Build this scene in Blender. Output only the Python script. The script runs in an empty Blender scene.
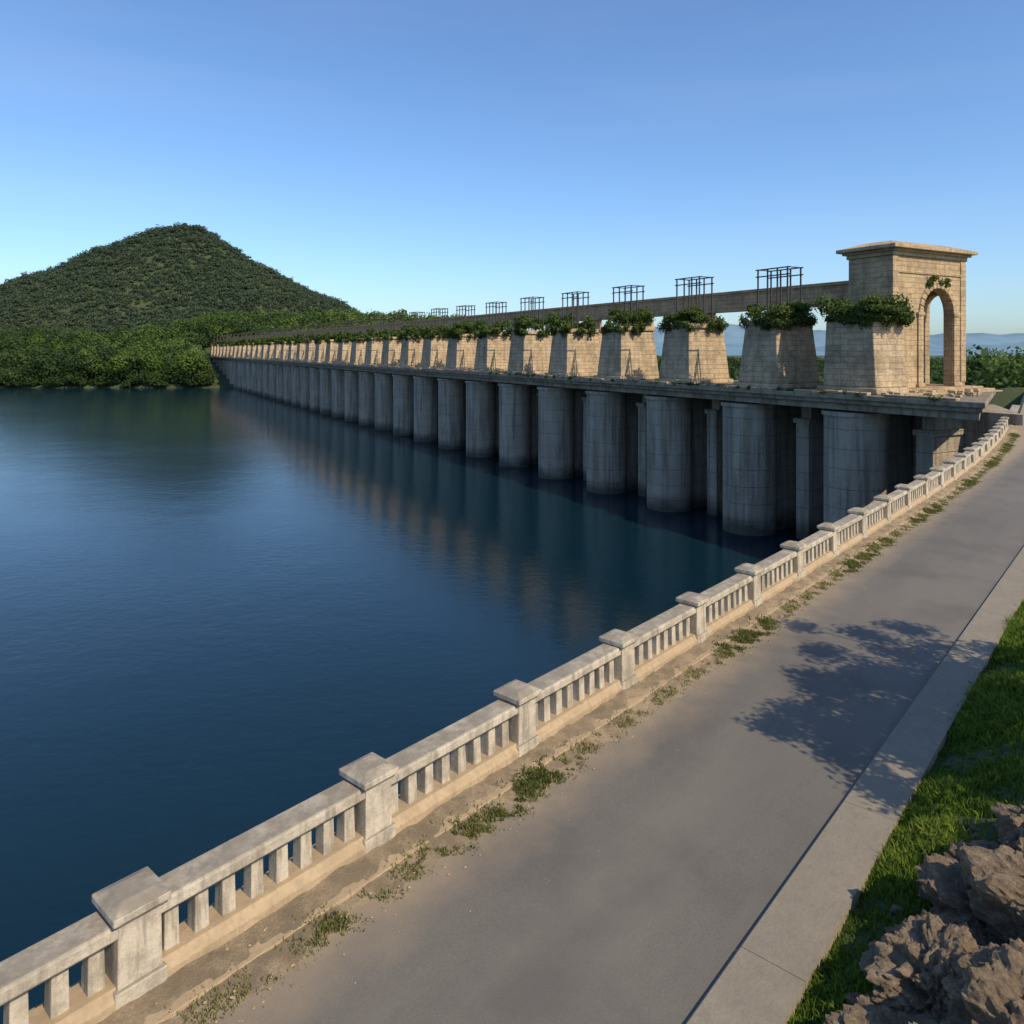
import bpy, bmesh, math, random
import numpy as np
from mathutils import Vector, Matrix, noise
rng=np.random.default_rng(7); random.seed(7)
scene=bpy.context.scene
RA=math.atan2(.755,.655); DA=math.atan2(.8765,-.4814)
P0=(28.7,80.6)
ROAD=Matrix.Rotation(RA,4,'Z'); DAM=Matrix.Translation((P0[0],P0[1],0))@Matrix.Rotation(DA,4,'Z')
GZ=-6.4; WZ=-19.6
BALM=ROAD@Matrix.Translation((0,0,GZ))@Matrix.Diagonal((1,1,.9,1))@Matrix.Translation((0,0,-GZ))
EL=math.radians(44)
SUN=Vector((.71*math.cos(EL),-.704*math.cos(EL),math.sin(EL))).normalized()

# ---------- material helpers ----------
class N:
    def __init__(s,name):
        s.m=bpy.data.materials.new(name); s.m.use_nodes=True
        s.t=s.m.node_tree; s.b=s.t.nodes['Principled BSDF']; s.out=s.t.nodes['Material Output']
        s.tc=s.t.nodes.new('ShaderNodeTexCoord')
    def n(s,ty,**k):
        x=s.t.nodes.new(ty)
        for a,b in k.items(): setattr(x,a,b)
        return x
    def l(s,a,b): s.t.links.new(a,b)
    def mapped(s,scale=(1,1,1),src=None):
        m=s.n('ShaderNodeMapping'); m.inputs['Scale'].default_value=scale
        s.l(src or s.tc.outputs['Object'],m.inputs['Vector']); return m.outputs['Vector']
    def noise(s,scale,detail=6,vec=None,rough=.6):
        x=s.n('ShaderNodeTexNoise'); x.inputs['Scale'].default_value=scale; x.inputs['Detail'].default_value=detail; x.inputs['Roughness'].default_value=rough
        s.l(vec or s.tc.outputs['Object'],x.inputs['Vector']); return x.outputs['Fac']
    def ramp(s,fac,stops):
        r=s.n('ShaderNodeValToRGB'); e=r.color_ramp.elements
        while len(e)<len(stops): e.new(.5)
        for i,(p,c) in enumerate(stops):
            e[i].position=p
            if isinstance(c,(int,float)): c=(c,c,c)
            e[i].color=(*c,1)
        s.l(fac,r.inputs['Fac']); return r.outputs['Color']
    def mix(s,fac,a,b,mode='MIX'):
        x=s.n('ShaderNodeMix',data_type='RGBA',blend_type=mode)
        for sock,v in ((x.inputs[0],fac),(x.inputs[6],a),(x.inputs[7],b)):
            if isinstance(v,(int,float)): sock.default_value=v
            elif isinstance(v,tuple): sock.default_value=(*v,1)
            else: s.l(v,sock)
        return x.outputs[2]
    def math(s,op,a,b=0):
        x=s.n('ShaderNodeMath',operation=op)
        for sock,v in ((x.inputs[0],a),(x.inputs[1],b)):
            if isinstance(v,(int,float)): sock.default_value=v
            else: s.l(v,sock)
        return x.outputs[0]
    def bump(s,h,st=.5,dist=.02,prev=None):
        x=s.n('ShaderNodeBump'); x.inputs['Strength'].default_value=abs(st); x.inputs['Distance'].default_value=dist; x.invert=st<0
        s.l(h,x.inputs['Height'])
        if prev: s.l(prev,x.inputs['Normal'])
        return x.outputs['Normal']
    def fin(s,col,rough=.85,nrm=None):
        if isinstance(col,tuple): s.b.inputs['Base Color'].default_value=(*col,1)
        else: s.l(col,s.b.inputs['Base Color'])
        if isinstance(rough,(int,float)): s.b.inputs['Roughness'].default_value=rough
        else: s.l(rough,s.b.inputs['Roughness'])
        if nrm: s.l(nrm,s.b.inputs['Normal'])
        return s.m

def m_block(name,c1,c2,stain,bw=1.3,rh=.5,stainamt=.6):
    k=N(name); sep=k.n('ShaderNodeSeparateXYZ'); k.l(k.tc.outputs['Object'],sep.inputs[0])
    n2=k.noise(5,10,rough=.7)
    wob=k.math('MULTIPLY',k.noise(1.2,5),.16)
    cb=k.n('ShaderNodeCombineXYZ'); k.l(k.math('ADD',k.math('ADD',sep.outputs[0],sep.outputs[1]),wob),cb.inputs[0]); k.l(k.math('ADD',sep.outputs[2],wob),cb.inputs[1])
    br=k.n('ShaderNodeTexBrick'); br.inputs['Scale'].default_value=1; br.inputs['Brick Width'].default_value=bw; br.inputs['Row Height'].default_value=rh
    br.inputs['Mortar Size'].default_value=.025; br.inputs['Mortar Smooth'].default_value=.7
    br.inputs['Color1'].default_value=(*c1,1); br.inputs['Color2'].default_value=(*c2,1); br.inputs['Mortar'].default_value=(c1[0]*.4,c1[1]*.37,c1[2]*.33,1)
    k.l(cb.outputs[0],br.inputs['Vector'])
    n1=k.noise(.55,10,rough=.7); st=k.noise(1,8,k.mapped((1.6,1.6,.14)),.7); hz=k.noise(1,6,k.mapped((.5,.5,3.2)))
    col=k.mix(k.ramp(n2,[(.35,0.),(.65,.6)]),br.outputs['Color'],(c2[0]*.55,c2[1]*.52,c2[2]*.48))
    col=k.mix(k.ramp(hz,[(.5,0.),(.7,.45)]),col,stain)
    col=k.mix(k.math('MULTIPLY',k.ramp(st,[(.46,0.),(.62,1.)]),stainamt),col,stain)
    col=k.mix(k.math('MULTIPLY',k.ramp(n1,[(.48,0.),(.60,1.)]),stainamt),col,(stain[0]*.8,stain[1]*.8,stain[2]*.8))
    nb=k.bump(br.outputs['Fac'],-.7,.06); nb=k.bump(n2,1.,.16,nb)
    return k.fin(col,.92,nb)
M_ped=m_block('weathered_masonry',(.68,.52,.335),(.56,.42,.265),(.23,.165,.10),1.5,.55,.5)
M_tower=m_block('tower_limestone',(.68,.495,.29),(.57,.41,.235),(.25,.175,.10),1.3,.5,.5)
def m_pier():
    k=N('pier_concrete'); st=k.noise(1,8,k.mapped((1.6,1.6,.1))); n1=k.noise(.35,8); n2=k.noise(5,8)
    sep=k.n('ShaderNodeSeparateXYZ'); k.l(k.tc.outputs['Object'],sep.inputs[0])
    w=k.math('FRACT',k.math('MULTIPLY',sep.outputs[2],.55)); ln=k.ramp(w,[(0.,1.),(.04,0.),(.96,0.),(1.,1.)])
    col=k.ramp(n2,[(.25,(.27,.225,.17)),(.75,(.40,.34,.265))])
    col=k.mix(k.ramp(n1,[(.4,0.),(.65,.6)]),col,(.46,.39,.30))
    col=k.mix(k.ramp(st,[(.45,0.),(.64,.62)]),col,(.10,.08,.058))
    col=k.mix(k.math('MULTIPLY',ln,.4),col,(.09,.075,.056))
    wl=k.ramp(k.math('ADD',k.math('MULTIPLY',sep.outputs[2],-.35),k.math('SUBTRACT',k.math('MULTIPLY',n1,1.2),6.7)),[(0.,0.),(.6,.85)])
    col=k.mix(wl,col,(.035,.032,.024))
    return k.fin(col,.9,k.bump(n2,.9,.16,k.bump(ln,-.6,.08)))
M_pier=m_pier()
def m_stone(name,a,b,dark,scale=1.0,dk=.6):
    k=N(name); n1=k.noise(2.1*scale,10,rough=.7); n2=k.noise(22*scale,8,rough=.7); n3=k.noise(90*scale,4); st=k.noise(1,8,k.mapped((7*scale,7*scale,.8*scale)),.7)
    col=k.ramp(n2,[(.25,a),(.75,b)])
    col=k.mix(k.ramp(n1,[(.45,0.),(.60,dk)]),col,dark)
    g=k.n('ShaderNodeNewGeometry'); sp=k.n('ShaderNodeSeparateXYZ'); k.l(g.outputs['Normal'],sp.inputs[0])
    up=k.math('MULTIPLY',k.ramp(sp.outputs[2],[(.5,0.),(.9,1.)]),k.ramp(n1,[(.35,.45),(.6,1.)]))
    col=k.mix(up,col,(dark[0]*1.2,dark[1]*1.2,dark[2]*1.2))
    col=k.mix(k.ramp(st,[(.48,0.),(.62,dk*1.2)]),col,dark)
    return k.fin(col,.9,k.bump(n3,.4,.007,k.bump(n2,.7,.018)))
M_bal=m_stone('balustrade_stone',(.45,.385,.295),(.60,.525,.41),(.19,.16,.12),1,.55)
M_ledge=m_stone('ledge_sandstone',(.36,.265,.16),(.50,.375,.235),(.28,.205,.125),1,.5)
M_deck=m_stone('deck_stone',(.25,.2,.14),(.36,.29,.205),(.13,.1,.07),.25,.7)
M_walk=m_stone('pavement_concrete',(.22,.185,.14),(.29,.245,.185),(.17,.145,.11),.8,.4)
def m_road():
    k=N('road_asphalt'); n0=k.noise(1,5,k.mapped((.12,.6,1))); n1=k.noise(.5,8); n2=k.noise(60,6); n3=k.noise(260,3)
    col=k.ramp(n2,[(.3,(.088,.079,.067)),(.7,(.145,.13,.11))])
    col=k.mix(k.ramp(n0,[(.4,0.),(.62,.5)]),col,(.165,.146,.12))
    col=k.mix(k.ramp(n1,[(.48,0.),(.66,.5)]),col,(.075,.068,.06))
    sep=k.n('ShaderNodeSeparateXYZ'); k.l(k.tc.outputs['Object'],sep.inputs[0])
    e=k.math('ADD',sep.outputs[1],k.math('MULTIPLY',k.noise(1.6,8),1.1))
    e=k.math('SUBTRACT',e,6.6)
    col=k.mix(k.ramp(e,[(0.,0.),(.45,.4),(.9,.95)]),col,(.27,.205,.135))
    return k.fin(col,.85,k.bump(n3,.4,.005,k.bump(n2,.4,.01)))
M_road=m_road()
def m_soil(name,a,b,c):
    k=N(name); n1=k.noise(1.6,10,rough=.7); n2=k.noise(30,8,rough=.75)
    col=k.mix(k.ramp(n1,[(.42,0.),(.58,.85)]),k.ramp(n2,[(.3,a),(.7,b)]),c)
    return k.fin(col,.95,k.bump(n2,1.,.035))
M_soil=m_soil('sandy_soil',(.22,.16,.10),(.41,.31,.195),(.17,.13,.08))
def m_rockf():
    k=N('rough_rock'); n1=k.noise(1.6,9); n2=k.noise(9,10,rough=.75); n3=k.noise(45,6)
    col=k.ramp(n2,[(.3,(.08,.055,.036)),(.5,(.26,.19,.12)),(.72,(.48,.37,.25))])
    col=k.mix(k.ramp(n1,[(.42,0.),(.62,.6)]),col,(.17,.115,.07))
    return k.fin(col,.95,k.bump(n3,.9,.02,k.bump(n2,1.,.10)))
M_rock=m_rockf()
def m_terrain():
    k=N('terrain_grass'); n1=k.noise(.05,9); n2=k.noise(3,8)
    col=k.mix(k.ramp(n1,[(.4,0.),(.6,1.)]),k.ramp(n2,[(.3,(.035,.05,.016)),(.7,(.065,.08,.03))]),(.04,.056,.02))
    return k.fin(col,.95,k.bump(n2,.8,.1))
M_ter=m_terrain()
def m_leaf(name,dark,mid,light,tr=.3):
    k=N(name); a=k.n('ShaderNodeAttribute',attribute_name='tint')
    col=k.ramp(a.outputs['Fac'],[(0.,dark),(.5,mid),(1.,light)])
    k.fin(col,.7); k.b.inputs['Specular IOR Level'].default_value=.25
    t=k.n('ShaderNodeBsdfTranslucent'); k.l(col,t.inputs['Color'])
    mx=k.n('ShaderNodeMixShader'); mx.inputs[0].default_value=tr
    k.l(k.b.outputs[0],mx.inputs[1]); k.l(t.outputs[0],mx.inputs[2]); k.l(mx.outputs[0],k.out.inputs['Surface'])
    return k.m
M_hillf=m_leaf('hazed_hill_foliage',(.06,.09,.06),(.085,.12,.068),(.125,.155,.075),.45)  # leaf greens with aerial haze painted in: paler and slightly bluish
M_shoref=m_leaf('shore_foliage',(.02,.04,.012),(.045,.08,.02),(.09,.14,.03),.35)
M_brightf=m_leaf('bright_foliage',(.05,.09,.018),(.10,.16,.03),(.17,.23,.05),.4)
M_ivy=m_leaf('ivy_foliage',(.03,.05,.012),(.07,.11,.02),(.17,.21,.05),.35)
M_grass=m_leaf('grass_blades',(.055,.10,.012),(.13,.22,.025),(.30,.35,.07),.45)
M_weed=m_leaf('weed_blades',(.07,.09,.02),(.15,.17,.045),(.34,.29,.13),.35)
k=N('iron'); M_iron=k.fin(k.ramp(k.noise(8),[(.3,(.02,.018,.016)),(.7,(.07,.05,.04))]),.7)
k=N('bark'); n=k.noise(9,8,k.mapped((1,1,.2))); M_bark=k.fin(k.ramp(n,[(.3,(.05,.035,.025)),(.7,(.14,.1,.07))]),.9,k.bump(n,.8,.03))
k=N('distant_haze_hills'); n=k.noise(.004,9); M_dist=k.fin(k.ramp(n,[(.4,(.10,.18,.25)),(.6,(.14,.23,.30))]),1.)  # blue of the distance haze is painted into the base colour
def m_water():
    k=N('lake_water'); 
    n1=k.noise(.9,5,k.mapped((1,1.6,1))); n2=k.noise(.12,4); n3=k.noise(4.5,3); big=k.noise(.012,4,k.mapped((1,2.2,1)))
    h=k.math('ADD',k.math('MULTIPLY',n1,.45),k.math('ADD',k.math('MULTIPLY',n2,1.1),k.math('MULTIPLY',n3,.06)))
    x=k.n('ShaderNodeBump'); x.inputs['Distance'].default_value=.12; k.l(h,x.inputs['Height']); k.l(k.ramp(big,[(.35,.25),(.65,.55)]),x.inputs['Strength'])
    k.fin((.003,.017,.028),.12,x.outputs['Normal']); k.b.inputs['IOR'].default_value=1.33
    return k.m
M_water=m_water()

# ---------- mesh helpers ----------
def link(o): scene.collection.objects.link(o); return o
def empty(name): o=bpy.data.objects.new(name,None); return link(o)
class MB:
    def __init__(s): s.v=[]; s.f=[]
    def add(s,vs,fs):
        b=len(s.v); s.v+=list(vs); s.f+=[tuple(b+i for i in f) for f in fs]
    def box(s,x0,x1,y0,y1,z0,z1,tx=0,ty=0):
        s.add([(x0,y0,z0),(x1,y0,z0),(x1,y1,z0),(x0,y1,z0),(x0+tx,y0+ty,z1),(x1-tx,y0+ty,z1),(x1-tx,y1-ty,z1),(x0+tx,y1-ty,z1)],
              [(3,2,1,0),(4,5,6,7),(0,1,5,4),(1,2,6,5),(2,3,7,6),(3,0,4,7)])
    def prism(s,poly,z0,z1):
        n=len(poly); s.add([(x,y,z0) for x,y in poly]+[(x,y,z1) for x,y in poly],
            [tuple(range(n))[::-1],tuple(range(n,2*n))]+[(i,(i+1)%n,n+(i+1)%n,n+i) for i in range(n)])
    def archwall(s,ax,a0,a1,o0,o1,zb,sp,zt,t0,t1,seg=16):
        P=(lambda a,t,z:(t,a,z)) if ax=='y' else (lambda a,t,z:(a,t,z))
        def bx(a,b):
            s.add([P(a,t0,zb),P(b,t0,zb),P(b,t1,zb),P(a,t1,zb),P(a,t0,zt),P(b,t0,zt),P(b,t1,zt),P(a,t1,zt)],
              [(3,2,1,0),(4,5,6,7),(0,1,5,4),(1,2,6,5),(2,3,7,6),(3,0,4,7)])
        bx(a0,o0); bx(o1,a1); c=(o0+o1)/2; r=(o1-o0)/2
        for i in range(seg):
            A=math.pi*(1-i/seg); B=math.pi*(1-(i+1)/seg)
            xa,za,xb,zb2=c+r*math.cos(A),sp+r*math.sin(A),c+r*math.cos(B),sp+r*math.sin(B)
            s.add([P(xa,t0,za),P(xb,t0,zb2),P(xb,t1,zb2),P(xa,t1,za),P(xa,t0,zt),P(xb,t0,zt),P(xb,t1,zt),P(xa,t1,zt)],
              [(3,2,1,0),(4,5,6,7),(0,1,5,4),(2,3,7,6)])
    def ring(s,ax,c,sp,r0,r1,t0,t1,seg=13):
        P=(lambda a,t,z:(t,a,z)) if ax=='y' else (lambda a,t,z:(a,t,z))
        for i in range(seg):
            A=math.pi*(i+.06)/seg; B=math.pi*(i+.94)/seg
            pts=[(c+r*math.cos(q),sp+r*math.sin(q)) for r,q in ((r0,A),(r0,B),(r1,B),(r1,A))]
            s.add([P(a,t0,z) for a,z in pts]+[P(a,t1,z) for a,z in pts],
              [(3,2,1,0),(4,5,6,7),(0,1,5,4),(1,2,6,5),(2,3,7,6),(3,0,4,7)])
    def make(s,name,mat,mw=None,parent=None,bevel=0,smooth=False):
        me=bpy.data.meshes.new(name); me.from_pydata(s.v,[],s.f); me.materials.append(mat)
        bm=bmesh.new(); bm.from_mesh(me); bmesh.ops.recalc_face_normals(bm,faces=bm.faces); bm.to_mesh(me); bm.free()
        if smooth:
            for p in me.polygons: p.use_smooth=True
        o=link(bpy.data.objects.new(name,me))
        if mw is not None: o.matrix_world=mw
        if parent: o.parent=parent
        if bevel:
            b=o.modifiers.new('bevel','BEVEL'); b.width=bevel; b.segments=2; b.limit_method='ANGLE'
        return o
def arr_mesh(name,V,per,mat,tint=None,parent=None,mw=None):
    nf=len(V)//per; me=bpy.data.meshes.new(name)
    me.vertices.add(len(V)); me.vertices.foreach_set('co',np.asarray(V,dtype=np.float32).ravel())
    me.loops.add(nf*per); me.loops.foreach_set('vertex_index',np.arange(nf*per,dtype=np.int32))
    me.polygons.add(nf); me.polygons.foreach_set('loop_start',np.arange(0,nf*per,per,dtype=np.int32)); me.polygons.foreach_set('loop_total',np.full(nf,per,dtype=np.int32))
    me.update(calc_edges=True)
    if tint is not None:
        a=me.attributes.new('tint','FLOAT','FACE'); a.data.foreach_set('value',np.clip(tint,0,1).astype(np.float32))
    me.materials.append(mat); o=link(bpy.data.objects.new(name,me))
    if mw is not None: o.matrix_world=mw
    if parent: o.parent=parent
    return o
def unit(a): return a/np.maximum(np.linalg.norm(a,axis=-1,keepdims=True),1e-9)
def leafquads(C,nrm,size):
    r=rng.normal(size=C.shape); t=unit(np.cross(nrm,r)); b=unit(np.cross(nrm,t)); s=size[:,None]
    el=.6
    V=np.stack([C-t*s,C-b*s*el,C+t*s,C+b*s*el],axis=1)
    return V.reshape(-1,3)
def blob_leaves(cen,rad,n,size,fill=.35):
    cen=np.asarray(cen,float); rad=np.asarray(rad,float)
    d=unit(rng.normal(size=(n,3))); r=(1-fill*rng.random(n)**1.5)[:,None]
    r*= (1+.18*np.sin(d[:,:1]*5+cen[0])*np.cos(d[:,1:2]*6+cen[1]))
    C=cen+d*r*rad; nr=unit(d+.9*rng.normal(size=(n,3))*.7)
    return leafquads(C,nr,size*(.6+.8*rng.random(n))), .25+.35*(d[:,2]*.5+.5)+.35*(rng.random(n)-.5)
def forest(name,pos,H,R,K,size,mat,parent=None,tb=None):
    nt=len(pos); L=7
    lc=rng.normal(size=(nt,L,3)); lc=unit(lc)*(.55*rng.random((nt,L,1))+.1); lc[:,:,2]=np.abs(lc[:,:,2])*1.1-.25
    ti=np.repeat(np.arange(nt),K); li=rng.integers(0,L,nt*K)
    d=unit(rng.normal(size=(nt*K,3)))
    p=lc[ti,li]+d*(.48*(1-.3*rng.random((nt*K,1))))
    hz=H[ti]; C=np.empty_like(p)
    C[:,0]=pos[ti,0]+p[:,0]*R[ti]; C[:,1]=pos[ti,1]+p[:,1]*R[ti]; C[:,2]=pos[ti,2]+hz*(.55+.5*p[:,2])
    V=leafquads(C,unit(d+.6*rng.normal(size=d.shape)),size*(.6+.8*rng.random(nt*K)))
    tt=rng.random(nt)
    if tb is not None: tt=np.clip(.35*tt+tb,0,1)
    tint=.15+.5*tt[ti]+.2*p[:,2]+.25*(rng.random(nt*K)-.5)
    return arr_mesh(name,V,4,mat,tint,parent)

# ---------- layout functions ----------
def dq(v):
    v=np.asarray(v,float)
    return np.where(v<35,0,np.where(v<71,1.8*((v-35)/36)**2,1.8+.1*(np.minimum(v,150)-71)))
def sstep(a,b,x): t=np.clip((x-a)/(b-a),0,1); return t*t*(3-2*t)
def fn(x,y,s,seed=0):
    return (np.sin(x*s+seed)*np.cos(y*s*1.13+seed*2)+.5*np.sin(x*s*2.3+y*s*1.7+seed)+.3*np.cos(x*s*4.1-y*s*3.7+seed*3)+.2*np.sin(x*s*8.3+y*s*7.1))/2
def toworld(v,q): return .655*v-.755*q,.755*v+.655*q
def dam_sw(x,y):
    rx,ry=x-P0[0],y-P0[1]; return rx*-.4814+ry*.8765, rx*-.8765+ry*-.4814
def hill(x,y):
    dx=x+392; dy=(y-900)*1.7; r=np.sqrt(dx*dx+dy*dy)+1e-6; rp=r/1.2
    Lh=np.interp(rp,[0,12,30,60,85,125,185,260,350,470],[126,120,115,105,95,74,50,26,6,-30])
    Rh=np.interp(rp,[0,12,22,45,75,115,155,185,240,320],[126,122,116,101,80,60,44,26,4,-30])
    t=np.clip(.5+.7*dx/r,0,1); h=(Lh*(1-t)+Rh*t)*1.2
    return h+np.clip(h/30,0,1)*5*fn(x,y,.035,2)
def farland(x,y):
    s,w=dam_sw(x,y)
    shore=387+6*fn(x,y,.04,1)-8*sstep(-190,-120,x)
    base=-26+9*sstep(shore-8,shore+6,y)+11*sstep(shore,shore+80,y)+10*sstep(450,640,y)*(1-sstep(-60,200,x))+12*sstep(-280,-210,x)*(1-sstep(-100,80,x))*sstep(440,560,y)
    return base
def land(v,q):
    x,y=toworld(v,q); s,w=dam_sw(x,y)
    z=np.full(np.shape(x),-26.0)
    down=-26+8*sstep(-16,-45,w)
    z=np.where(w<-12,down,z)
    z=np.maximum(z,np.where(y>370,farland(x,y)-14*sstep(-40,160,x),-26))
    z=np.where((w<-45)&(y<700),np.maximum(z,-18.2+.8*fn(x,y,.02,3)),z)
    z=np.where(y>560,np.maximum(z,hill(x,y)),z)
    bank=-6.46+np.clip(2.62-q,0,9)*.33*(1-sstep(25,60,v))+np.where(q<2.4,.05*fn(v,q,2.1,4),0)
    near=bank-12*sstep(150,300,v)
    qq=np.where(v>150,sstep(8,60,q),(q>7.6)*1.0)
    z=np.where(q<=7.6,near,np.where(v>150,np.maximum(z,near*(1-qq)+z*qq),z))
    return z
def geo(a,b,r,s0):
    o=[a]; s=s0
    while o[-1]<b: o.append(o[-1]+s); s*=r
    return o
vs=sorted([-x for x in geo(30,6000,1.25,6)])+list(np.arange(-29,0,2.))+list(np.arange(0,20,.25))+list(np.arange(20,100,2.))+list(np.arange(100,1500,10.))+geo(1500,9000,1.15,30)
qs=sorted([-x for x in geo(8,6000,1.22,1.5)])+list(np.arange(-7,2.6,.3))+[2.62,3.2,4.5,6,7.0,7.45,8.0,9,11,14,18,24,30]+list(np.arange(40,1700,10.))+geo(1700,7000,1.2,40)
vs=np.array(sorted(set(np.round(vs,3)))); qs=np.array(sorted(set(np.round(qs,3))))
VV,QQ=np.meshgrid(vs,qs,indexing='ij'); wt=np.exp(-np.maximum(0,np.abs(QQ)-12)/15)
Q2=QQ+dq(VV)*wt
ZZ=land(VV,QQ); X,Y=toworld(VV,Q2)
nv,nq=VV.shape; idx=np.arange(nv*nq).reshape(nv,nq)
F=np.stack([idx[:-1,:-1],idx[1:,:-1],idx[1:,1:],idx[:-1,1:]],-1).reshape(-1,4)
me=bpy.data.meshes.new('terrain'); me.from_pydata(np.stack([X,Y,ZZ],-1).reshape(-1,3).tolist(),[],F.tolist()); me.materials.append(M_ter)
for p in me.polygons: p.use_smooth=True
link(bpy.data.objects.new('terrain',me))
m=MB(); m.add([(-6000,-3000,WZ),(4000,-3000,WZ),(4000,6000,WZ),(-6000,6000,WZ)],[(0,1,2,3)]); m.make('lake_water',M_water)

# ---------- sweeps along the road ----------
def sweep(mb,prof,vlist,closed=True):
    n=len(prof); vv=[]; ff=[]
    for v in vlist:
        d=float(dq(v)); vv+=[(v,q+d,z) for q,z in prof]
    for i in range(len(vlist)-1):
        for j in range(n if closed else n-1):
            k2=(j+1)%n; ff.append((i*n+j,i*n+k2,(i+1)*n+k2,(i+1)*n+j))
    if closed: ff+=[tuple(range(n))[::-1],tuple(range((len(vlist)-1)*n,len(vlist)*n))]
    mb.add(vv,ff)
vl=list(np.arange(-40,35,2.5))+list(np.arange(35,80,1.))+list(np.arange(80,150,5.))
m=MB(); sweep(m,[(3.38,GZ),(4.5,GZ+.015),(5.5,GZ+.01),(7.1,GZ)],vl,False); m.make('road',M_road,ROAD)
m=MB()
v=-40
while v<148:
    L=3.4; sweep(m,[(2.70,GZ-.3),(3.40,GZ-.3),(3.40,GZ+.05),(3.375,GZ+.075),(2.70,GZ+.075)],list(np.linspace(v+.004,v+L-.004,4))); v+=L
m.make('pavement',M_walk,ROAD)
m=MB(); sweep(m,[(7.35,-30),(8.14,-30),(8.14,GZ-.04),(7.35,GZ-.04)],[x for x in vl if x<110]); m.make('retaining_wall',M_pier,ROAD)

# balustrade
bal=empty('stone_balustrade')
PV0=.655*-3.63+.755*7.33; QC=7.75
posts=[PV0+2.95*i for i in range(-6,24)]; posts=[p for p in posts if p<73]
vl2=[v for v in vl if -14<v<posts[-1]]; vl2=[posts[0]]+[v for v in vl2 if v>posts[0]]+[posts[-1]]
G=GZ
m=MB(); sweep(m,[(QC-.62,G-.1),(QC+.45,G-.1),(QC+.45,G+.09),(QC-.62,G+.09)],vl2); m.make('ledge',M_ledge,BALM,bal,.02)
m=MB(); sweep(m,[(QC-.24,G+.05),(QC+.24,G+.05),(QC+.24,G+.22),(QC+.16,G+.32),(QC-.16,G+.32),(QC-.24,G+.22)],vl2); m.make('plinth',M_ledge,BALM,bal,.012)
m=MB()
for a,b in zip(posts[:-1],posts[1:]):
    j1,j2=random.uniform(-.008,.008),random.uniform(-.008,.008)
    pts=[a+.15,(a+b)/2,b-.15]
    sweep(m,[(QC-.13+j1,G+.79+j2),(QC+.13+j1,G+.79+j2),(QC+.19+j1,G+.85+j2),(QC+.19+j1,G+.965+j2),(QC+.165+j1,G+.995+j2),(QC-.165+j1,G+.995+j2),(QC-.19+j1,G+.965+j2),(QC-.19+j1,G+.85+j2)],pts)
m.make('top_rail',M_bal,BALM,bal,.01)
m=MB(); mb=MB()
for i,p in enumerate(posts):
    q=QC+float(dq(p)); j=random.uniform(-.008,.008); q+=j
    m.box(p-.25,p+.25,q-.25,q+.25,G+.05,G+.30); m.box(p-.215,p+.215,q-.215,q+.215,G+.29,G+.99,.008,.008)
    m.box(p-.24,p+.24,q-.24,q+.24,G+.985,G+1.03)
    m.box(p-.275,p+.275,q-.275,q+.275,G+1.025,G+1.12); m.box(p-.265,p+.265,q-.265,q+.265,G+1.115,G+1.18,.12,.12)
    if i<len(posts)-1:
        nb=8
        for kx in range(nb):
            vv=p+.20+(2.95-.40)*(kx+.5)/nb; qq=QC+float(dq(vv))
            tw=random.uniform(-.012,.012)
            mb.box(vv-.08+tw,vv+.08+tw,qq-.09,qq+.09,G+.29,G+.81,.008,.008)
m.make('posts',M_bal,BALM,bal,.016); mb.make('balusters',M_bal,BALM,bal,.01)

va=np.arange(-8,75,.08); qa=np.linspace(6.35,7.56,22); A,B=np.meshgrid(va,qa,indexing='ij')
t=(B-6.35)/1.21; Zs=GZ-.03+.15*sstep(.25,.95,t)+.035*fn(A,B,3.,1)+.02*fn(A,B,11.,2)+.012*fn(A,B,23.,5)
Xs=A; Ys=B+dq(A); idx=np.arange(A.size).reshape(A.shape)
F=np.stack([idx[:-1,:-1],idx[1:,:-1],idx[1:,1:],idx[:-1,1:]],-1).reshape(-1,4)
me=bpy.data.meshes.new('roadside_soil'); me.from_pydata(np.stack([Xs,Ys,Zs],-1).reshape(-1,3).tolist(),[],F.tolist()); me.materials.append(M_soil)
for p in me.polygons: p.use_smooth=True
o=link(bpy.data.objects.new('roadside_soil',me)); o.matrix_world=ROAD
m=MB()
for i in range(600):
    v=1.5+28*random.random()**1.5; q=random.uniform(6.5,7.45) if i%6 else random.uniform(5.4,6.6); r=random.uniform(.006,.022)*(1 if i%6 else .6)
    z=GZ+.004+(.10*float(sstep(6.6,7.4,q)) if q>6.6 else .01)
    pts=[(v+r*random.uniform(.7,1.3)*dx,q+r*random.uniform(.7,1.3)*dy,z+r*.7*dz) for dx,dy,dz in ((-1,0,0),(0,-1,0),(1,0,0),(0,1,0),(0,0,1),(0,0,-1))]
    m.add(pts,[(0,1,4),(1,2,4),(2,3,4),(3,0,4),(1,0,5),(2,1,5),(3,2,5),(0,3,5)])
m.make('gravel',M_ledge,ROAD)

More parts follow.
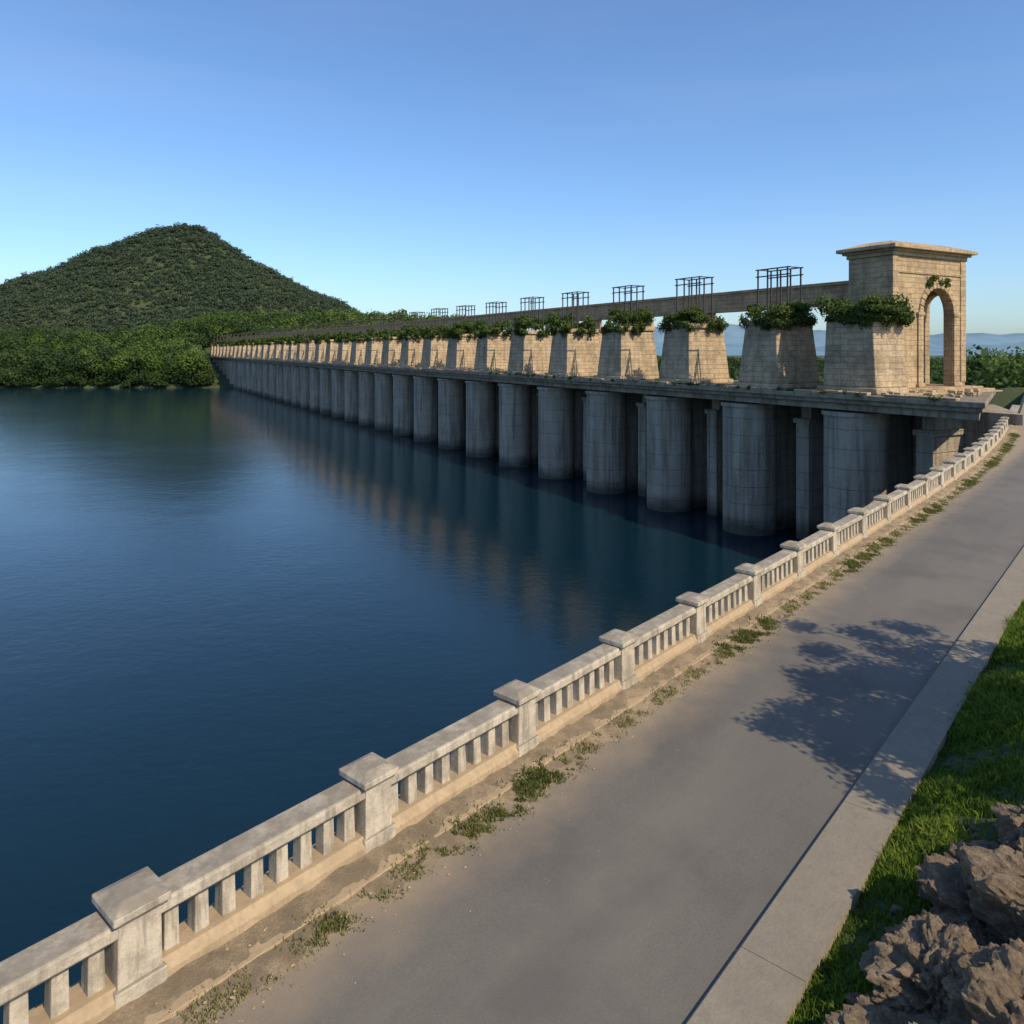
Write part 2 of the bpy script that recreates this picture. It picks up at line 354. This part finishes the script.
# ---------- grass ----------
def blades(v,q,z,h,w,name,mat,tint):
    n=len(v); a=rng.random(n)*6.283; lean=.15+.5*rng.random(n); la=rng.random(n)*6.283
    B=np.stack([v,q,z],-1); t=np.stack([np.cos(a),np.sin(a),0*a],-1)*(w[:,None])
    ld=np.stack([np.cos(la),np.sin(la),0*la],-1)
    M=B+ld*(lean*h*.35)[:,None]+np.array([0,0,1])*(h*.6)[:,None]
    T=B+ld*(lean*h*1.1)[:,None]+np.array([0,0,1])*(h*(1-.3*lean))[:,None]
    V=np.stack([B-t,B+t,M+t*.7,T,M-t*.7],1).reshape(-1,3)
    return arr_mesh(name,V,5,mat,tint,None,ROAD)
n=300000
v=3+30*rng.random(n)**1.6; q=2.70-5.2*rng.random(n)**1.15
cl=fn(v,q,1.3,3)+.6*fn(v,q,4.1,1)
keep=(rng.random(n)<np.clip(.8+.8*cl,.15,1))
rockz=((v<11.6)&(q<1.95+.25*fn(v,q,2.2,7)))
keep&=~(rockz&(rng.random(n)<.9))
v,q,cl=v[keep],q[keep],cl[keep]
q+=.1*fn(v,q,3,9)*(q>2.4)
h=(.05+.12*rng.random(len(v)))*(1+.6*cl)*np.where(v>14,1.3,1); 
blades(v,q,land(v,q)-.01,np.maximum(h,.03),.004+.004*rng.random(len(v))+.0004*v,'grass',M_grass,.5+.3*cl+.5*(rng.random(len(v))-.5))
n=260000
v=-2+70*rng.random(n)**1.3; c0=6.90+.08*fn(v,v,.9,3); q=c0+.13*rng.normal(size=n)
pat=fn(v,q*.4,.75,2)+.35*fn(v,q,2.9,5)
cl2=fn(v,q,5.1,8)+.6*fn(v,q,13.,3)
dens=np.clip(.22+.7*sstep(-.05,.5,pat),0,1)*sstep(-.25,.35,cl2)*(q<7.4)*(q>6.45)
keep=rng.random(n)<dens*.75; v,q,pat=v[keep],q[keep],np.clip(pat[keep],-.2,.8)
blades(v,q+dq(v),GZ-.03+.13*sstep(6.6,7.4,q),(.025+.055*rng.random(len(v)))*(.85+.6*pat),.004+.003*rng.random(len(v))+.0003*v,'roadside_weeds',M_weed,.55+.75*(rng.random(len(v))-.4)-.3*pat)

# ---------- rocks ----------
def rock(v,q,r,seed,sq=(1,1,.7)):
    bm=bmesh.new(); bmesh.ops.create_icosphere(bm,subdivisions=6 if r>.4 else 4,radius=1)
    off=Vector((seed*7.3,seed*3.1,seed*1.7))
    for x in bm.verts:
        c=x.co.copy(); d=noise.noise(c*1.1+off)*.45+noise.ridged_multi_fractal(c*1.8+off,.8,2.2,7,1,2)*.17+noise.noise(c*7+off)*.09+noise.noise(c*18+off)*.05+noise.noise(c*40+off)*.025
        cell=noise.voronoi(c*2.2+off)[0]; 
        x.co=c*(.72+d-.28*cell[0]+.12*min(.5,cell[1]-cell[0]))
    vs=[((p.co.x*sq[0])*r+v,(p.co.y*sq[1])*r+q,p.co.z*sq[2]*r+float(land(np.array(v),np.array(q)))+r*.10) for p in bm.verts]
    fs=[tuple(y.index for y in f.verts) for f in bm.faces]; bm.free(); return vs,fs
m=MB()
for i,(v,q,r,s) in enumerate([(9.3,1.35,.78,(1.4,1,.6)),(8.0,1.5,.76,(1.2,.9,.65)),(9.0,.5,.9,(1.3,1.1,.9)),(10.7,.95,.8,(1.3,.9,.75)),(7.5,.7,.8,(1.1,1,.75)),(10.4,0,.9,(1.2,1,1)),(7.1,1.75,.5,(1.2,1,.5)),
        (10.2,1.6,.38,(1.2,1,.6)),(8.7,2.0,.3,(1.3,1,.5)),(11.6,.4,.6,(1,1,.8)),(8.4,-.3,1.,(1,1,1)),(6.4,1.1,.7,(1,1,.7)),(7.6,2.15,.16,(1,1,.6)),(9.6,2.0,.14,(1,1,.7)),(11.3,1.4,.24,(1,1,.7)),(6.6,1.95,.3,(1.2,1,.6)),(10.9,1.85,.1,(1,1,.7)),(8.2,2.25,.09,(1,1,.7))]+
        [(random.uniform(6.8,11.2),random.uniform(1.5,2.3),random.uniform(.03,.09),(1,1,.7)) for _ in range(60)]):
    m.add(*rock(v,q,r,i+1,s))
m.make('rock_outcrop',M_rock,ROAD)

# ---------- dam ----------
dam=empty('dam'); PITCH=13.14; NP=35
m=MB()
poly=[(-24.3,5.2),(462,5.2),(462,-10),(-7,-10),(-7,-15.6),(-13.8,-15.6)]
def inset(p,d): return [(p[0][0]+d*1.1,p[0][1]-d),(p[1][0],p[1][1]-d),(p[2][0],p[2][1]+d),(p[3][0]-d,p[3][1]+d),(p[4][0]-d,p[4][1]+d),(p[5][0]+d,p[5][1]+d)]
m.prism(poly,-4.45,-4.0); m.prism(inset(poly,.35),-4.85,-4.448); m.prism(inset(poly,.8),-5.5,-4.848)
m.make('deck_slab',M_deck,DAM,dam,.05)
m=MB(); s=-23.4
while s<120:
    L=random.uniform(.9,2.2)
    if random.random()<.72: m.box(s,s+L-.06,4.55+random.uniform(-.05,.05),5.12,-3.998,-4+random.uniform(.12,.3))
    s+=L
for i in range(60):
    s=random.uniform(-20,-13.8); w=random.uniform(-11,4); r=random.uniform(.1,.35)
    if s> -24.3+(5.2-w)*.52+.6: m.box(s,s+r*2,w,w+r*1.6,-3.998,-4+r,.04,.05)
m.make('coping_stones',M_ped,DAM,dam,.04)
m=MB(); m.prism([(-22,-4.5),(462,-4.5),(462,-9.4),(-7,-9.4),(-14,-15)],-30,-5.49); m.make('dam_body',M_pier,DAM,dam)
m=MB(); pv=MB()
for n in range(-1,NP):
    s=n*PITCH+2.4; r=2.8+random.uniform(-.05,.05); seg=36 if n<12 else 16
    def circ(r,wc=1.9): return [(s+r*math.cos(2*math.pi*i/seg),wc+r*math.sin(2*math.pi*i/seg)) for i in range(seg)]
    pv.prism(circ(r),-30,-6.1); pv.prism(circ(r+.2),-6.1,-5.7); 
    m.box(s-1.5,s+1.5,-4.49,1.0,-30,-5.495)
    b=s-5.6; m.box(b-.8,b+.8,-4.49,.2,-30,-7.6); m.box(b-1.0,b+1.0,-4.49,.4,-7.6,-7.1); m.box(b-.6,b+.6,-4.49,-.4,-7.1,-5.49)
m.make('pier_webs',M_pier,DAM,dam,.05); o=pv.make('piers',M_pier,DAM,dam,.04)
m=MB(); frames=MB(); LV=[];LT=[]
for n in range(0,NP):
    s=n*PITCH; a=2.75+random.uniform(-.08,.08)
    m.box(s-a-.4,s+a+.4,-3.5,3.75,-3.99,-3.5,.05,.05)
    m.box(s-a,s+a,-3.2,3.3,-3.5,2.6,.6,.5); m.box(s-a+.35,s+a-.35,-2.85,2.95,2.6,3.2)
    z1=8.7+random.uniform(-.15,.15); z0=3.2; sa,wa=2.0,1.0; e=.065
    for ss in (-sa,-sa/3,sa/3,sa):
        for ww in (-wa,wa): frames.box(s+ss-e,s+ss+e,ww-e,ww+e,z0,z1)
    for ww in (-wa,wa):
        for zz in (z1-.05,z1-.8): frames.box(s-sa-.3,s+sa+.3,ww-e,ww+e,zz,zz+.12)
    for ss in (-sa,sa): frames.box(s+ss-e*.8,s+ss+e*.8,-wa,wa,z1-.03,z1+.07)
    K=5600 if n<3 else (2600 if n<8 else 900); sz=.14 if n<3 else (.21 if n<8 else .3)
    top=random.uniform(.7,1.05)
    for b in range(13):
        c=(s+random.uniform(-2.7,2.4),random.uniform(-2.4,2.9),3.2+random.uniform(.3,2.0)*top); R=(random.uniform(.7,1.5),random.uniform(.8,1.4),random.uniform(.45,1.15))
        V,T=blob_leaves(c,R,K//13,sz,.65); LV.append(V);LT.append(T)
    for b in range(14):
        c=(s+random.uniform(-2.8,2.5),3.1,random.uniform(2.6,3.4)) if b%2 else (s-2.6,random.uniform(-2.5,2.9),random.uniform(2.6,3.4))
        V,T=blob_leaves(c,(.7,.5,random.uniform(.3,.95)),K//26,sz*.85,.7); LV.append(V);LT.append(T)
m.box(-14.3,-7.9,-.99,3.8,-3.99,-3.4,.05,0); m.box(-13.9,-8.3,-.99,3.4,-3.4,2.7,.35,.0); m.box(-13.7,-8.5,-.99,3.3,2.7,3.3)
for b in range(20):
    c=(random.uniform(-14.6,-7.6),random.uniform(-.2,3.7),random.uniform(3.4,4.4)); V,T=blob_leaves(c,(random.uniform(.7,1.7),random.uniform(.7,1.5),random.uniform(.35,1.1)),460,.14,.6); LV.append(V);LT.append(T)
for b in range(20):
    c=(random.uniform(-14.4,-8.2),3.4,random.uniform(2.5,3.4)) if b%2 else (-14.1,random.uniform(-1,3.4),random.uniform(2.6,3.3)); V,T=blob_leaves(c,(.8,.6,random.uniform(.3,1.)),220,.13,.7); LV.append(V);LT.append(T)
for b in range(70):
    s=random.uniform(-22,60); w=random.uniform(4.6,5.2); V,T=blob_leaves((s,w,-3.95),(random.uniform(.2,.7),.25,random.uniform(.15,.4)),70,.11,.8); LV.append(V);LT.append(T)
m.make('pedestals',M_ped,DAM,dam,.08); frames.make('iron_frames',M_iron,DAM,dam)
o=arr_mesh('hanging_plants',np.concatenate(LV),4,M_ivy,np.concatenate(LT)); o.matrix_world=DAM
m=MB()
m.box(-7.8,462,-8.8,-7.4,5.2,7.2); m.box(-7.8,462,-9.0,-7.2,7.2,7.55); m.box(-7.8,462,-8.95,-7.25,4.95,5.2)
for n in range(0,NP):
    s=n*PITCH+6.57; m.box(s-1.2,s+1.2,-9.2,-7.0,-3.99,4.95,.2,.15)
m.make('gallery_wall',M_tower,DAM,dam,.04)

# tower
tw=empty('arched_tower')
m=MB(); ZT=9.3
m.archwall('y',-12.5,-1.0,-10.4,-5.55,-3.6,3.6,ZT,-12.5,-11.6)
m.archwall('y',-12.5,-1.0,-10.4,-5.55,-3.6,3.6,ZT,-8.7,-7.8)
m.box(-11.6,-8.7,-1.9,-1.0,-3.6,ZT)
m.archwall('x',-11.6,-8.7,-11.45,-8.85,-3.6,4.4,ZT,-12.5,-11.6)
m.make('walls',M_tower,DAM,tw)
m=MB()
m.ring('y',-7.975,3.6,2.44,3.05,-12.66,-12.49)
for w0,w1 in ((-11.25,-10.45),(-5.5,-4.7)):
    m.box(-12.68,-12.49,w0,w1,-3.2,3.3); m.box(-12.78,-12.48,w0-.1,w1+.1,3.3,3.65); m.box(-12.8,-12.48,w0-.12,w1+.12,-3.6,-3.2)
for w0,w1 in ((-12.58,-11.7),(-1.8,-.92)): m.box(-12.6,-12.48,w0,w1,-3.2,8.9)
m.box(-12.68,-7.65,-12.68,-.82,ZT-.4,ZT+.02); m.box(-12.95,-7.35,-12.95,-.55,ZT,ZT+.25); m.box(-13.35,-6.95,-13.35,-.15,ZT+.24,ZT+.6)
m.box(-13.2,-7.1,-13.2,-.3,ZT+.595,ZT+1.15,1.6,1.8)
m.box(-12.62,-12.48,-12.4,-1.1,7.3,7.5)
for i in range(6):
    w=-9.6+i*.62; m.box(-12.6,-12.49,w,w+.3,6.75,7.2)
m.make('cornice_and_trim',M_tower,DAM,tw,.05)
m=MB(); 
m.box(-14.4,-7.2,-14.4,-1.02,-3.999,-3.8); m.box(-13.7,-7.4,-13.6,-1.02,-3.8,-3.6)
m.box(-16.2,-14.3,-12.4,2.5,-3.999,-3.87)
m.make('steps',M_tower,DAM,tw,.03)
LV=[];LT=[]
for b in range(7):
    V,T=blob_leaves((-12.7,random.uniform(-9.6,-6.4),random.uniform(6.3,7.1)),(.2,.5,.2),50,.13); LV.append(V);LT.append(T)
o=arr_mesh('ivy_sprigs',np.concatenate(LV),4,M_ivy,np.concatenate(LT)); o.matrix_world=DAM; o.parent=tw

# ---------- vegetation masses ----------
def scatter(n,xr,yr,cond=None):
    x=xr[0]+(xr[1]-xr[0])*rng.random(n); y=yr[0]+(yr[1]-yr[0])*rng.random(n)
    v=.655*x+.755*y; q=-.755*x+.655*y; z=land(v,q); kz=z>-19.3
    if cond is not None: kz&=cond(x,y,z)
    return np.stack([x,y,z],-1)[kz]
def damout(x,y,z): s,w=dam_sw(x,y); return ~((s<470)&(w>-22)&(w<14))
p=scatter(26000,(-900,-20),(640,940),lambda x,y,z:z>-8); r1=rng.random(len(p))**3; tb=.3+.45*fn(p[:,0],p[:,1],.02,4)
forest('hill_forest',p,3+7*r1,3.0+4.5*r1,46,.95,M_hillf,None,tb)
p=scatter(800,(-420,-125),(378,560),lambda x,y,z:damout(x,y,z)); r1=rng.random(len(p)); forest('shore_trees',p,9+12*r1,5+5*r1,520,.75,M_shoref)
p=scatter(2400,(-420,-125),(374,400),lambda x,y,z:(z<-9)&damout(x,y,z)); r1=rng.random(len(p)); p[:,2]-=.8; forest('shore_bushes',p,3.5+7*r1,3+3*r1,130,.55,M_shoref)
p=scatter(650,(-290,-20),(430,640),lambda x,y,z:damout(x,y,z)); r1=rng.random(len(p)); forest('bright_trees',p,9+12*r1,4.5+4*r1,420,.8,M_brightf)
p=np.array([(-200+random.uniform(-22,45),random.uniform(388,412),-17.5) for _ in range(26)]); p=p[[damout(a[0],a[1],0) for a in p]]; r1=rng.random(len(p)); forest('waterside_trees',p,15+9*r1,6+4*r1,1100,.65,M_brightf)
def ds(x,y,z): s,w=dam_sw(x,y); v=.655*x+.755*y; q=-.755*x+.655*y; return (w<-35)&((q>25)|(v>220))
p=scatter(2200,(-60,420),(140,800),ds); r1=rng.random(len(p)); forest('valley_trees',p,6+8*r1,3.5+3*r1,90,.9,M_shoref)
p=scatter(330,(115,300),(175,380),lambda x,y,z:(x/y>.612)&(x/y<.85)); r1=rng.random(len(p)); p[:,2]=np.minimum(p[:,2],-8); forest('valley_grove',p,np.maximum(4,(-p[:,2])-2.5+4.5*r1),4+3*r1,420,.55,M_brightf)
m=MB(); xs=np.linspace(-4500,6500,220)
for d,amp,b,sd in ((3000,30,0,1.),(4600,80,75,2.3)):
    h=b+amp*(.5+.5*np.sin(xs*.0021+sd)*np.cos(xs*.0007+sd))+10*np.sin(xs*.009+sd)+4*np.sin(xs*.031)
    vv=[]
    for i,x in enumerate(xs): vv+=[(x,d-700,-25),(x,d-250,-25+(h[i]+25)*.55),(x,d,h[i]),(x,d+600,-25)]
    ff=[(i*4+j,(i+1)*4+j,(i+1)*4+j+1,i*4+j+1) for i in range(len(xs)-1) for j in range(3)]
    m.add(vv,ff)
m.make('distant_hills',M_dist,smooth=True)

# ---------- roadside trees (beside the pavement, casting the shadow) ----------
def tree(x,y,ht,R,name):
    v=.655*x+.755*y; q=-.755*x+.655*y; z=float(land(np.array(v),np.array(q)))
    T=empty(name); m=MB()
    def limb(p0,p1,r0,r1,seg=5):
        p0=Vector(p0);p1=Vector(p1); vv=[];ff=[]
        ax=(p1-p0).normalized(); u=ax.orthogonal().normalized(); w=ax.cross(u)
        for i in range(seg+1):
            t=i/seg; c=p0.lerp(p1,t)+Vector((math.sin(t*5+r0*40),math.cos(t*4+r0*30),0))*r0*.4*t; r=r0+(r1-r0)*t
            for kx in range(8): a=kx*math.pi/4; vv.append(tuple(c+(u*math.cos(a)+w*math.sin(a))*r))
        for i in range(seg):
            for kx in range(8): ff.append((i*8+kx,i*8+(kx+1)%8,(i+1)*8+(kx+1)%8,(i+1)*8+kx))
        m.add(vv,ff)
    top=(x,y,z+ht*.75); limb((x,y,z-.2),top,.12,.05)
    LV=[];LT=[]
    for i in range(32):
        a=random.random()*6.28; rr=R*math.sqrt(random.random()); zz=z+ht*random.uniform(.5,1.0)
        e=(x+math.cos(a)*rr,y+math.sin(a)*rr,zz); limb((x,y,z+ht*random.uniform(.35,.65)),e,.04,.012,3)
        V,Tt=blob_leaves(e,(.5,.5,.35),380,.06,.9); LV.append(V);LT.append(Tt)
    m.make('trunk_and_limbs',M_bark,None,T,smooth=True)
    arr_mesh('crown',np.concatenate(LV),4,M_shoref,np.concatenate(LT),T)
tree(9.2,8.7,4.5,1.5,'roadside_tree'); tree(12.1,11.9,4.8,1.8,'roadside_tree.001'); tree(10.9,10.1,4.6,1.3,'roadside_tree.002')

# ---------- light, world, camera ----------
w=bpy.data.worlds.new('World'); scene.world=w; w.use_nodes=True; nt=w.node_tree
bg=nt.nodes['Background']; sky=nt.nodes.new('ShaderNodeTexSky'); sky.sky_type='NISHITA'; sky.sun_disc=False
sky.sun_elevation=EL; sky.sun_rotation=math.atan2(SUN.x,SUN.y); sky.air_density=1.0; sky.dust_density=.9; sky.ozone_density=2.5
tc=nt.nodes.new('ShaderNodeTexCoord'); mp=nt.nodes.new('ShaderNodeMapping'); mp.inputs['Scale'].default_value=(1.2,1.2,9); mp.inputs['Rotation'].default_value=(.08,.12,0)
ns=nt.nodes.new('ShaderNodeTexNoise'); ns.inputs['Scale'].default_value=1.2; ns.inputs['Detail'].default_value=5
rp=nt.nodes.new('ShaderNodeValToRGB'); rp.color_ramp.elements[0].position=.5; rp.color_ramp.elements[0].color=(0,0,0,1); rp.color_ramp.elements[1].position=.9; rp.color_ramp.elements[1].color=(.12,.12,.12,1)
mx=nt.nodes.new('ShaderNodeMix'); mx.data_type='RGBA'; mx.inputs[7].default_value=(5.2,5.8,6.4,1)
tn=nt.nodes.new('ShaderNodeMix'); tn.data_type='RGBA'; tn.blend_type='MULTIPLY'; tn.inputs[0].default_value=1; tn.inputs[7].default_value=(.84,1.03,1.24,1)
nt.links.new(tc.outputs['Generated'],mp.inputs[0]); nt.links.new(mp.outputs[0],ns.inputs['Vector']); nt.links.new(ns.outputs['Fac'],rp.inputs[0]); nt.links.new(rp.outputs[0],mx.inputs[0])
nt.links.new(sky.outputs[0],tn.inputs[6]); nt.links.new(tn.outputs[2],mx.inputs[6]); nt.links.new(mx.outputs[2],bg.inputs[0])
bg.inputs['Strength'].default_value=.15
L=bpy.data.lights.new('sun','SUN'); L.energy=5; L.angle=math.radians(.5); L.color=(1,.85,.62)
o=link(bpy.data.objects.new('sun',L)); o.rotation_mode='QUATERNION'; o.rotation_quaternion=SUN.to_track_quat('Z','Y')
c=bpy.data.cameras.new('camera'); c.sensor_width=36; c.lens=36*750/1024; c.shift_y=-162/1024; c.clip_end=20000; c.clip_start=.05
o=link(bpy.data.objects.new('camera',c)); o.rotation_euler=(math.pi/2,0,0); scene.camera=o
scene.view_settings.view_transform='Standard'; scene.view_settings.look='None'; scene.view_settings.exposure=0
